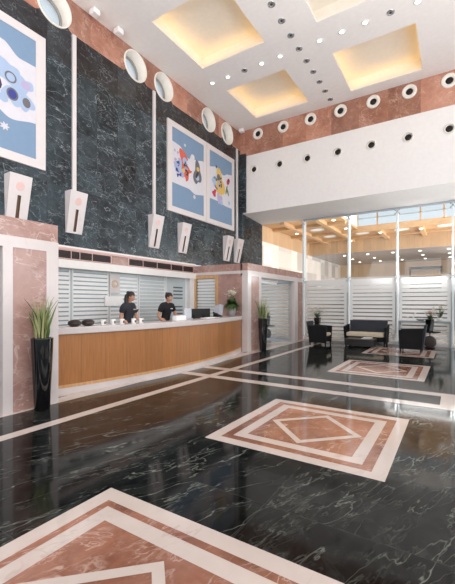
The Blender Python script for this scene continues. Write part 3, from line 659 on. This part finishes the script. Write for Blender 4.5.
# lounge back fittings
e = empty('bar_canopy', (-1.6, 25.5, 0), 'dark framed bar canopy at the back of the lounge', 'bar')
b = MB(); b.box(-.9, .9, -.3, .3, 3.55, 3.68, 'darkwood'); b.build('canopy', e)
for x in (-.85, .85): b = MB(); b.box(x-.05, x+.05, -.05, .05, 3.2, 3.55, 'darkwood'); b.build('post', e)
b = MB(); b.box(-.9, .9, -.25, .25, 3.1, 3.2, 'woodframe'); b.build('shelf', e)
b = MB(); b.box(-.85, .85, -.3, .3, 0, 3.1, 'disc'); b.build('cabinet', e)
e = empty('bar_shelf', (.6, 22.5, 0), 'black bar shelf at the right of the lounge', 'shelf')
b = MB(); b.box(-.6, 1.4, -.2, .2, 2.95, 3.1, 'blackmatt', .01); b.build('board', e)
for z in (2.6,): b = MB(); b.box(-.6, 1.4, -.2, .2, z, z+.05, 'steel'); b.build('board', e)
for x in (-.55, 1.35): b = MB(); b.box(x-.04, x+.04, -.15, .15, 0, 3.0, 'steel'); b.build('upright', e)
# ------------------------------------------------------------------ tall planters
def planter(loc, w, h, seed, label, spread=1):
    q_ = random.Random(seed); e = empty('potted_snake_plant', loc, label, 'plant', 'tall black planters with snake plants', -yaw*0)
    b = MB(); wt, wb = w/2, w/2*.68; ring = []
    b.lathe([(0, 0), (wb, 0), (wb+.004, .01), (wt, h-.01), (wt, h), (wt-.02, h), (wt-.03, h-.05), (0, h-.05)], 'black', n=40)
    b.build('pot', e)
    b = MB(); b.lathe([(0, h-.03), (wt-.022, h-.03), (wt-.03, h-.06), (0, h-.06)], 'soil', n=30); b.build('soil', e)
    b = MB()
    for k in range(44):
        an = q_.uniform(0, 2*PI); r = q_.uniform(0, wt*.75); L = q_.uniform(.35, 1)*spread; lean = q_.uniform(.03, .42)*(1.15-L/spread*.7); x, y = r*math.cos(an), r*math.sin(an)
        dx, dy = math.cos(an), math.sin(an); tw = q_.uniform(0, PI); wd = q_.uniform(.012, .021); prev = None; m = q_.choice(['leaf', 'leafdark', 'leafedge', 'leafedge'])
        for j in range(8):
            t = j/7; wj = wd*(1-t**2.2)*(.7+.6*math.sin(PI*min(1, t*1.2+.1)))+.001; cx = x+dx*lean*L*t*t*.9+.01*math.sin(t*7+k); cy = y+dy*lean*L*t*t*.9; z = h+L*.55*t
            ca, sa = math.cos(tw+t*1.2), math.sin(tw+t*1.2)
            cur = [(cx-ca*wj, cy-sa*wj, z), (cx+sa*.006, cy-ca*.006, z), (cx+ca*wj, cy+sa*wj, z)]
            if prev:
                b.face([prev[0], prev[1], cur[1], cur[0]], m, True); b.face([prev[1], prev[2], cur[2], cur[1]], m, True)
            prev = cur
    b.build('leaves', e, fix=False); return e
planter((-4.885, 2.86, 0), .29, 1.0, 3, 'tall tapered black planter with snake plant before the left pink portal', 1.15)
planter((-5.0, 9.9, 0), .3, 1.0, 5, 'tall tapered black planter with snake plant beside the portal doorway', 1.25)
# ------------------------------------------------------------------ people
def evaluated(o):
    dg = bpy.context.evaluated_depsgraph_get(); me = bpy.data.meshes.new_from_object(o.evaluated_get(dg)); return me
def skinmesh(joints, edges, m, sub=2, root=0):
    bm = bmesh.new(); sk = bm.verts.layers.skin.verify(); vs_ = []
    for i, (p, r) in enumerate(joints):
        v = bm.verts.new(p); v[sk].radius = (r, r) if isinstance(r, float) else r; v[sk].use_root = (i == root); vs_.append(v)
    for a, b in edges: bm.edges.new((vs_[a], vs_[b]))
    me = bpy.data.meshes.new('t'); bm.to_mesh(me); bm.free(); o = bpy.data.objects.new('t', me); C.objects.link(o)
    s = o.modifiers.new('s', 'SKIN'); s.use_smooth_shade = True; d = o.modifiers.new('d', 'SUBSURF'); d.levels = sub; d.render_levels = sub
    bpy.context.view_layer.update(); r = evaluated(o); bpy.data.objects.remove(o); r.materials.clear(); return r
def person(loc, rz, label, shirt, hair, lean, headturn, tail, armL, armR):
    """faces local +x; arm = (elbow, wrist, fingertip dir)"""
    e = empty('person', loc, label, 'person', None, rz)
    lx = lambda z: lean*max(0, z-.95)
    J = [((0, 0, .96), (.13, .10)), ((lx(1.1), 0, 1.1), (.115, .085)), ((lx(1.27)+.01, 0, 1.27), (.135, .095)), ((lx(1.40), 0, 1.40), (.115, .08)), ((lx(1.47)+.01, 0, 1.475), .052), ((lx(1.55)+.03, 0, 1.55), .048)]
    E = [(0, 1), (1, 2), (2, 3), (3, 4), (4, 5)]
    for s in (-1, 1):
        n = len(J); J += [((0, s*.1, .86), .098), ((.02, s*.1, .5), .062), ((0, s*.1, .1), .042), ((.12, s*.11, .045), .035)]; E += [(0, n), (n, n+1), (n+1, n+2), (n+2, n+3)]
    ends = []
    for s, (el, wr, tip) in ((1, armL), (-1, armR)):
        n = len(J); sh = Vector((lx(1.40), s*.175, 1.395)); J += [(tuple(sh), .055), (el, .042), (wr, .028)]; E += [(3, n), (n, n+1), (n+1, n+2)]
        w0 = Vector(wr); d = (Vector(tip)-w0).normalized(); pl = w0+d*.075; J.append((tuple(pl), (.036, .02))); E.append((n+2, n+3)); ends.append((s, w0, d, pl))
    me = skinmesh(J, E, 'skin')
    b = MB(); b.bm.from_mesh(me); b.mi('skin')
    for f_ in b.bm.faces: f_.material_index = 0; f_.smooth = True
    for s, w0, d, pl in ends:                             # fingers and thumb
        side = d.cross(Vector((0, 0, 1))).normalized(); dn = Vector((0, 0, -1))
        for k, L in enumerate((.062, .072, .068, .052)):
            r0 = pl+side*((k-1.5)*.018)*(-s)-d*.01
            b.tube([r0, r0+d*L*.5+dn*.008, r0+d*L*.8+dn*.022, r0+d*L*.98+dn*.04], [.0095, .009, .008, .006], 'skin', 8)
        t0 = w0+d*.03+side*.02*s; b.tube([t0, t0+d*.025+side*.028*s, t0+d*.055+side*.034*s+dn*.01], [.012, .01, .007], 'skin', 8)
    # head
    hc = Vector((lx(1.62)+.05, 0, 1.615)); hm = Matrix.Translation(hc) @ Matrix.Rotation(headturn, 4, 'Z') @ Matrix.Rotation(.38, 4, 'Y')
    r = bmesh.ops.create_uvsphere(b.bm, u_segments=28, v_segments=20, radius=1)
    for v in r['verts']:
        p = v.co.copy(); x, y, z = p; fx = max(0, x)
        w2 = 1-.28*max(0, -z)**1.3
        X = x*.092*(1 if z > 0 else 1-.1*-z)+.0; Yy = y*.075*w2; Z = z*.115
        X += .022*math.exp(-((y/.16)**2+((z+.18)/.17)**2))*(x > 0)            # nose
        X += .010*math.exp(-((y/.3)**2+((z+.85)/.2)**2))*(x > 0)              # chin
        X -= .009*math.exp(-(((abs(y)-.36)/.17)**2+((z-.08)/.13)**2))*(x > 0) # sockets
        X += .006*math.exp(-((y/.28)**2+((z+.5)/.08)**2))*(x > 0)             # mouth
        v.co = hm @ Vector((X, Yy, Z))
    for f_ in {f_ for v in r['verts'] for f_ in v.link_faces}: f_.material_index = 0; f_.smooth = True
    for s in (-1, 1):
        b.ball(hm @ Vector((.074, s*.03, .008)), (.012, .013, .007), 'eyewhite', 10); b.ball(hm @ Vector((.084, s*.03, .005)), (.004, .006, .006), 'iris', 8)
        b.tube([hm @ Vector((.087, s*.014, .026)), hm @ Vector((.085, s*.032, .03)), hm @ Vector((.074, s*.046, .024))], [.002, .003, .0015], 'hairblack', 6)
        b.ball(hm @ Vector((-.005, s*.075, -.008)), (.016, .008, .028), 'skin', 10)
    b.ball(hm @ Vector((.088, 0, -.058)), (.008, .021, .006), 'lip', 10)
    b.build('body', e)
    # hair
    b = MB(); r = bmesh.ops.create_uvsphere(b.bm, u_segments=24, v_segments=18, radius=1); b.mi(hair)
    for v in r['verts']:
        x, y, z = v.co; v.co = hm @ Vector((x*.104-.014, y*.086, z*.118+.018))
    dele = [v for v in r['verts'] if (hm.inverted() @ v.co).x > .045 and (hm.inverted() @ v.co).z < .055 or (hm.inverted() @ v.co).z < -.055 or ((hm.inverted() @ v.co).x > .012 and (hm.inverted() @ v.co).z < .01)]
    bmesh.ops.delete(b.bm, geom=dele, context='VERTS')
    for f_ in b.bm.faces: f_.smooth = True
    bk = hm @ Vector((-.1, 0, .07))
    b.ball(bk, (.04, .04, .04), hair)
    pts = [bk+Vector(t) for t in tail]; tw_ = .05 if len(pts) > 3 else .034; b.tube([bk]+pts, [.03]+[tw_]*(len(pts)-1)+[.014], hair, 10)
    b.build('hair', e)
    # shirt: torso and short sleeves
    SJ = [((lx(.93), 0, .93), (.148, .118)), ((lx(1.1), 0, 1.1), (.13, .1)), ((lx(1.27)+.012, 0, 1.27), (.155, .118)), ((lx(1.40), 0, 1.405), (.15, .11)), ((lx(1.47)+.008, 0, 1.485), (.072, .068)), ((lx(1.5)+.015, 0, 1.51), (.06, .038))]; SE = [(0, 1), (1, 2), (2, 3), (3, 4), (4, 5)]
    for s, (el, wr, tip) in ((1, armL), (-1, armR)):
        n = len(SJ); sh = Vector((lx(1.40), s*.175, 1.395)); mid = sh.lerp(Vector(el), .62); SJ += [(tuple(sh), .085), (tuple(mid), .066)]; SE += [(3, n), (n, n+1)]
    me = skinmesh(SJ, SE, shirt); b = MB(); b.bm.from_mesh(me); b.mi(shirt)
    for f_ in b.bm.faces: f_.material_index = 0; f_.smooth = True
    so = b.build('polo_shirt', e)
    b = MB(); b.box(lx(1.33)+.115, lx(1.33)+.13, .03, .1, 1.315, 1.34, 'badge', .004); b.build('name_badge', so)
    TJ = [((0, 0, .97), (.135, .108))]; TE = []
    for s in (-1, 1):
        n = len(TJ); TJ += [((0, s*.1, .86), .112), ((.02, s*.1, .5), .08), ((0, s*.1, .09), .068)]; TE += [(0, n), (n, n+1), (n+1, n+2)]
    me = skinmesh(TJ, TE, 'trouser'); b = MB(); b.bm.from_mesh(me); b.mi('trouser')
    for f_ in b.bm.faces: f_.material_index = 0; f_.smooth = True
    b.build('trousers', e)
    for s in (-1, 1):
        b = MB(); b.ball((.07, s*.108, .045), (.14, .05, .045), 'blackmatt'); b.build('shoe', e)
    return e
person((-6.52, 5.9, 0), .05, 'receptionist in charcoal polo with long black ponytail, left of the two', 'shirt', 'hairblack', .06, .4,
       [(-.0, -.035, -.06), (.0, -.06, -.16), (.03, -.075, -.26), (.06, -.08, -.38)],
       ((.04, .23, 1.13), (.25, .2, 1.02), (.4, .16, .98)), ((.0, -.23, 1.13), (.2, -.2, .99), (.36, -.16, .96)))
person((-6.45, 7.1, 0), -.1, 'receptionist in black polo with hair tied up, right of the two', 'shirtblack', 'hairbrown', .16, .35,
       [(-.02, 0, -.03), (-.03, .0, -.07), (-.02, 0, -.1)],
       ((.12, .27, 1.15), (.4, .3, 1.1), (.6, .3, 1.1)), ((.02, -.25, 1.13), (.24, -.22, .98), (.4, -.16, .92)))
# ------------------------------------------------------------------ things on the counter
for k, (x, y) in enumerate(((-5.47, 3.77), (-5.45, 4.02))):
    e = empty('bronze_bowl', (x, y, CT), ['dark round bowl on the counter, nearer the left portal', 'dark round bowl on the counter, nearer the white jars'][k], 'bowl', 'dark bowls on the counter')
    b = MB(); b.lathe([(0, 0), (.06, 0), (.1, .025), (.11, .055), (.098, .085), (.06, .108), (0, .115)], 'bowl', n=28); b.build('body', e)
    b = MB(); b.lathe([(.1, .07), (.108, .072), (.106, .08), (.099, .08)], 'grille', n=28); b.build('rim', e)
for k, (u, v) in enumerate(((106.5, 326.7), (114, 326.3), (121, 325.9), (130.5, 325.3), (136.5, 325))):
    y = (4.23, 4.42, 4.6, 4.85, 5.02)[k]; x = cx_(y)-.1
    e = empty('white_jar', (x, y, CT), 'small white jar with dark mark, %s from the left on the counter' % od[k], 'jar', 'white jars on the counter')
    b = MB(); b.lathe([(0, 0), (.04, 0), (.044, .01), (.044, .1), (.038, .1), (.036, .02), (0, .02)], 'white', n=20); b.build('body', e)
    b = MB(); b.box(.036, .046, -.016, .016, .025, .07, 'disc'); b.build('mark', e)
e = empty('leaflet_box', (-5.33, 6.35, CT), 'low white leaflet box before the right receptionist', 'box')
b = MB(); b.box(-.06, .06, -.17, .17, 0, .1, 'paper', .004); b.build('body', e)
b = MB(); b.box(-.045, .045, -.155, .155, .1, .106, 'paper'); b.build('leaflets', e)
e = empty('acrylic_screen', (-5.6, 7.0, CT), 'pale upright notice panel beside the monitors', 'panel')
b = MB(); b.box(-.01, .0, -.14, .14, .0, .26, 'paleglaze', .003); b.build('panel', e); b = MB(); b.box(-.05, .05, -.14, .14, 0, .01, 'paleglaze'); b.build('foot', e)
def monitor(loc, rz, w_, label):
    e = empty('computer_monitor', loc, label, 'monitor', 'monitors behind the counter', rz)
    b = MB(); b.box(-.03, 0, -w_/2, w_/2, .2, .56, 'blackmatt', .006); b.build('casing', e)
    b = MB(); b.box(-.035, -.03, -w_/2+.02, w_/2-.02, .22, .54, 'screen'); b.build('screen', e)
    b = MB(); b.box(0, .03, -.03, .03, .02, .4, 'blackmatt', .004); b.box(-.1, .1, -.12, .12, 0, .02, 'blackmatt', .004); b.build('stand', e)
monitor((-5.8, 7.52, .762), -.25, .44, 'black computer monitor nearer the receptionists')
monitor((-5.86, 8.0, .762), -.3, .46, 'black computer monitor nearer the oak window')
e = empty('telephone', (-5.62, 8.35, CT), 'black desk telephone on the counter beside the grey vases', 'telephone')
b = MB(); b.hexa([(-.09, -.1, 0), (.09, -.1, 0), (.09, .1, 0), (-.09, .1, 0)], [(-.09, -.1, .09), (.09, -.1, .03), (.09, .1, .03), (-.09, .1, .09)], 'blackmatt', .005); b.build('base', e)
b = MB(); b.tube([(-.06, -.13, .12), (0, -.13, .1), (.06, -.13, .08)], [.03, .018, .03], 'blackmatt', 10); b.build('handset', e)
e = empty('papers', (-5.35, 7.5, CT), 'loose white papers on the counter before the monitors', 'papers')
b = MB(); b.box(-.12, .1, -.16, .16, 0, .012, 'paper'); b.build('sheet', e); b = MB(); b.box(-.1, .12, .0, .34, .012, .02, 'paper'); b.build('sheet', e)
# flower vases
def flower(b, c, r, m, q_):
    for k in range(5):
        an = 2*PI*k/5+q_.random(); el = q_.uniform(-.2, .5); d = Vector((math.cos(an)*math.cos(el), math.sin(an)*math.cos(el), math.sin(el)+.2))
        s = d.cross(Vector((0, 0, 1))).normalized()*r*.35; c = Vector(c)
        b.face([c, c+d*r*.55+s, c+d*r, c+d*r*.55-s], m, True)
def bouquet(e, h, n, r, seed, up, fl=12, fr=.05, m='petal', leafn=60, droop=.3):
    q_ = random.Random(seed); b = MB(); f_ = MB()
    for k in range(leafn):
        an = q_.uniform(0, 2*PI); R_ = q_.uniform(.3, 1)*r; z1 = h+q_.uniform(.1, 1)*up*.7; p0 = Vector((0, 0, h-.03)); p2 = Vector((R_*math.cos(an), R_*math.sin(an), z1-droop*R_)); p1 = p0.lerp(p2, .5)+Vector((0, 0, .05))
        s = (p2-p0).cross(Vector((0, 0, 1))).normalized()*q_.uniform(.012, .034)
        mm = q_.choice(['leaf', 'leafdark', 'leaf']); b.face([p0, p1+s, p2, p1-s], mm, True)
    for k in range(fl):
        an = q_.uniform(0, 2*PI); R_ = q_.uniform(.1, .9)*r; z1 = h+q_.uniform(.45, 1.0)*up; p = Vector((R_*math.cos(an), R_*math.sin(an), z1))
        b.tube([(0, 0, h-.03), Vector((p.x*.5, p.y*.5, (h+z1)/2+.02)), p], .003, 'leafdark', 5); flower(f_, p, fr*q_.uniform(.8, 1.2), m, q_); flower(f_, p+Vector((0, 0, .012)), fr*.7, m, q_)
    b.build('foliage', e, fix=False)
    if fl: f_.build('flowers', e, fix=False)
e = empty('flower_vase', (-5.55, 8.98, CT), 'speckled grey vase with white lilies at the far end of the counter', 'vase')
b = MB(); b.lathe([(0, 0), (.09, 0), (.105, .1), (.125, .34), (.118, .34), (.098, .1), (.085, .02), (0, .02)], 'greyglaze', n=28); b.build('vase', e)
bouquet(e, .34, 0, .34, 4, .46, 17, .1, 'petal', 420, .75)
e = empty('glass_vase', (-5.8, 8.68, CT), 'pale blue grey angular vase beside the lilies', 'vase')
b = MB(); b.hexa([(-.07, -.07, 0), (.07, -.07, 0), (.07, .07, 0), (-.07, .07, 0)], [(-.1, -.1, .3), (.1, -.1, .36), (.1, .1, .33), (-.1, .1, .28)], 'paleglaze', .008); b.build('body', e)
# ------------------------------------------------------------------ lounge furniture
def panel(b, p, q2, th, m, bev=.008):     # vertical slab between two xy points with heights (z0,z1a,z1b)
    pass
def armchair(loc, rz, label):
    e = empty('wicker_armchair', loc, label, 'chair', 'black wicker armchairs', rz)          # faces +x ; width y
    for s in (-1, 1):
        b = MB(); yo, yi = s*.33, s*.27
        b.hexa([(-.30, yo, .1), (.30, yo, .1), (.30, yi, .1), (-.30, yi, .1)], [(-.33, s*.345, .69), (.32, s*.345, .66), (.32, s*.275, .66), (-.33, s*.275, .69)], 'wicker', .008); b.build('armrest', e)
    b = MB(); b.hexa([(-.31, -.27, .1), (-.24, -.27, .1), (-.24, .27, .1), (-.31, .27, .1)], [(-.42, -.29, .82), (-.36, -.29, .82), (-.36, .29, .82), (-.42, .29, .82)], 'wickergrey', .008); b.build('backrest', e)
    b = MB(); b.box(-.26, .29, -.268, .268, .16, .32, 'wicker', .006); b.build('seat', e)
    b = MB(); b.box(-.24, .3, -.262, .262, .321, .43, 'seat', .03); b.build('cushion', e)
    for x in (-.27, .27):
        for y in (-.29, .29):
            b = MB(); b.hexa([(x-.018, y-.018, 0), (x+.018, y-.018, 0), (x+.018, y+.018, 0), (x-.018, y+.018, 0)], [(x-.026, y-.026, .11), (x+.026, y-.026, .11), (x+.026, y+.026, .11), (x-.026, y+.026, .11)], 'blackmatt'); b.build('leg', e)
    return e
armchair((-4.03, 12.45, 0), 0, 'black wicker armchair beside the pink portal, facing right')
armchair((-1.14, 12.22, 0), PI, 'black wicker armchair on the right, standing at the floor inlay')
e = empty('wicker_sofa', (-2.66, 13.3, 0), 'black wicker two seat sofa with cream striped cushion', 'sofa')        # faces -y
for s in (-1, 1):
    b = MB(); b.hexa([(s*.62, -.32, .1), (s*.68, -.32, .1), (s*.68, .28, .1), (s*.62, .28, .1)], [(s*.64, -.34, .64), (s*.71, -.34, .64), (s*.71, .3, .7), (s*.64, .3, .7)], 'wicker', .008); b.build('armrest', e)
b = MB(); b.hexa([(-.62, .24, .1), (.62, .24, .1), (.62, .31, .1), (-.62, .31, .1)], [(-.64, .34, .84), (.64, .34, .84), (.64, .4, .84), (-.64, .4, .84)], 'wickergrey', .008); b.build('backrest', e)
b = MB(); b.box(-.62, .62, -.3, .24, .14, .3, 'wicker', .006); b.build('seat', e)
b = MB(); b.box(-.61, .61, -.33, .22, .302, .44, 'seat', .03); b.build('cushion', e)
for x in (-.63, .63):
    for y in (-.28, .26): b = MB(); b.box(x-.025, x+.025, y-.025, y+.025, 0, .11, 'blackmatt'); b.build('leg', e)
e = empty('coffee_table', (-2.68, 12.55, 0), 'low dark block coffee table before the sofa', 'table')
b = MB(); b.box(-.46, .46, -.33, .33, .07, .28, 'darkwood', .01); b.build('top', e)
for x in (-.38, .38):
    for y in (-.26, .26): b = MB(); b.tube([(x, y, 0), (x, y, .08)], .02, 'chrome'); b.build('leg', e)
e = empty('folded_magazines', (-2.52, 12.6, .281), 'pale fanned magazines on the low dark coffee table', 'magazines')
for k in range(3): b = MB(); b.hexa([(-.14+k*.03, -.1, .012*k), (.14+k*.03, -.08, .012*k), (.12+k*.03, .12, .012*k), (-.16+k*.03, .1, .012*k)], [(-.14+k*.03, -.1, .011+.012*k), (.14+k*.03, -.08, .011+.012*k), (.12+k*.03, .12, .011+.012*k), (-.16+k*.03, .1, .011+.012*k)], 'seat' if k % 2 else 'paper'); b.build('magazine', e)
def ped_table(loc, label, rz=-.4):
    e = empty('pedestal_table', loc, label, 'table', 'small tables on round disc pedestals', rz)
    b = MB(); b.box(-.25, .25, -.18, .18, .5, .54, 'blackmatt', .004); b.build('top', e)
    b = MB(); b.lathe([(0, -.04), (.185, -.04), (.195, -.03), (.195, .03), (.185, .04), (0, .04)], 'disc', c=(0, 0, .2), mat=Matrix.Rotation(PI/2, 4, 'X'), n=36); b.build('disc', e)
    b = MB(); b.tube([(0, 0, .38), (0, 0, .5)], .02, 'chrome'); b.build('stem', e)
    b = MB(); b.box(-.12, .12, -.1, .1, 0, .02, 'blackmatt'); b.build('foot', e); return e
def vase(loc, label, fl, m, seed, h=.42, up=.35, r=.25, w_=.1):
    e = empty('black_vase', loc, label, 'vase', 'black vases with flowers')
    b = MB(); b.hexa([(-w_, -w_, 0), (w_, -w_, 0), (w_, w_, 0), (-w_, w_, 0)], [(-w_*1.25, -w_*1.25, h), (w_*1.25, -w_*1.25, h), (w_*1.25, w_*1.25, h), (-w_*1.25, w_*1.25, h)], 'black', .008); b.build('vase', e)
    bouquet(e, h, 0, r, seed, up, fl, .07, m, 40, .2); return e
ped_table((-.72, 13.45, 0), 'small black table on a round disc pedestal by the right armchair')
vase((-.72, 13.45, .541), 'black square vase with pink and white flowers by the right armchair', 14, 'petalpink', 11, .4, .25, .2)
ped_table((-4.5, 13.55, 0), 'small black table on a disc pedestal behind the left armchair')
vase((-4.5, 13.55, .541), 'black square vase with white orchids behind the left armchair', 18, 'petal', 12, .36, .42, .28, .085)
ped_table((-6.55, 13.4, 0), 'small black table on a disc pedestal inside the portal doorway')
vase((-6.55, 13.4, .541), 'black vase with sparse greenery inside the portal doorway', 0, 'petal', 13, .4, .3, .16, .07)
e = empty('console_table', (-.9, 13.77, 0), 'pale steel console table against the glass wall', 'table')
b = MB(); b.box(-.78, .78, -.15, .15, .8, .86, 'consolegrey', .004); b.build('top', e)
for x in (-.75, .75):
    b = MB(); b.box(x-.03, x+.03, -.13, .13, 0, .8, 'consolegrey'); b.build('leg', e)
b = MB(); b.box(-.72, .72, -.12, .12, .62, .64, 'white'); b.build('shelf', e)
e = empty('orchid_pot', (-.45, 13.77, .861), 'white orchid in a pale pot at the right of the console', 'plant')
b = MB(); b.lathe([(0, 0), (.06, 0), (.08, .12), (.07, .12), (0, .1)], 'white', n=20); b.build('pot', e); bouquet(e, .12, 0, .26, 21, .42, 16, .08, 'petal', 14, .2)
e = empty('horse_figurine', (-1.32, 13.77, .861), 'small white horse figurine on the console table', 'figurine')
b = MB(); me = skinmesh([((0, 0, .16), .035), ((.09, 0, .165), .035), ((.14, 0, .24), .02), ((.15, 0, .29), .018), ((.2, 0, .27), .01), ((-.06, 0, .17), .03), ((-.09, .02, .08), .012), ((-.07, .02, .01), .008), ((-.09, -.02, .08), .012), ((-.1, -.02, .01), .008), ((.1, .02, .08), .011), ((.1, .02, .01), .008), ((.1, -.02, .08), .011), ((.12, -.02, .01), .008), ((-.12, 0, .15), .01), ((-.14, 0, .08), .006)],
    [(0, 1), (1, 2), (2, 3), (3, 4), (0, 5), (5, 6), (6, 7), (5, 8), (8, 9), (1, 10), (10, 11), (1, 12), (12, 13), (5, 14), (14, 15)], 'white', 1); b.bm.from_mesh(me); b.mi('white')
for f_ in b.bm.faces: f_.material_index = 0
b.build('horse', e); b = MB(); b.box(-.13, .15, -.04, .04, 0, .012, 'white'); b.build('base', e)
e = empty('glass_dish', (-1.0, 13.77, .861), 'wide pale dish at the middle of the console table', 'dish')
b = MB(); b.lathe([(0, 0), (.06, 0), (.16, .06), (.17, .07), (.15, .065), (.05, .015), (0, .015)], 'paleglaze', n=28); b.build('body', e)
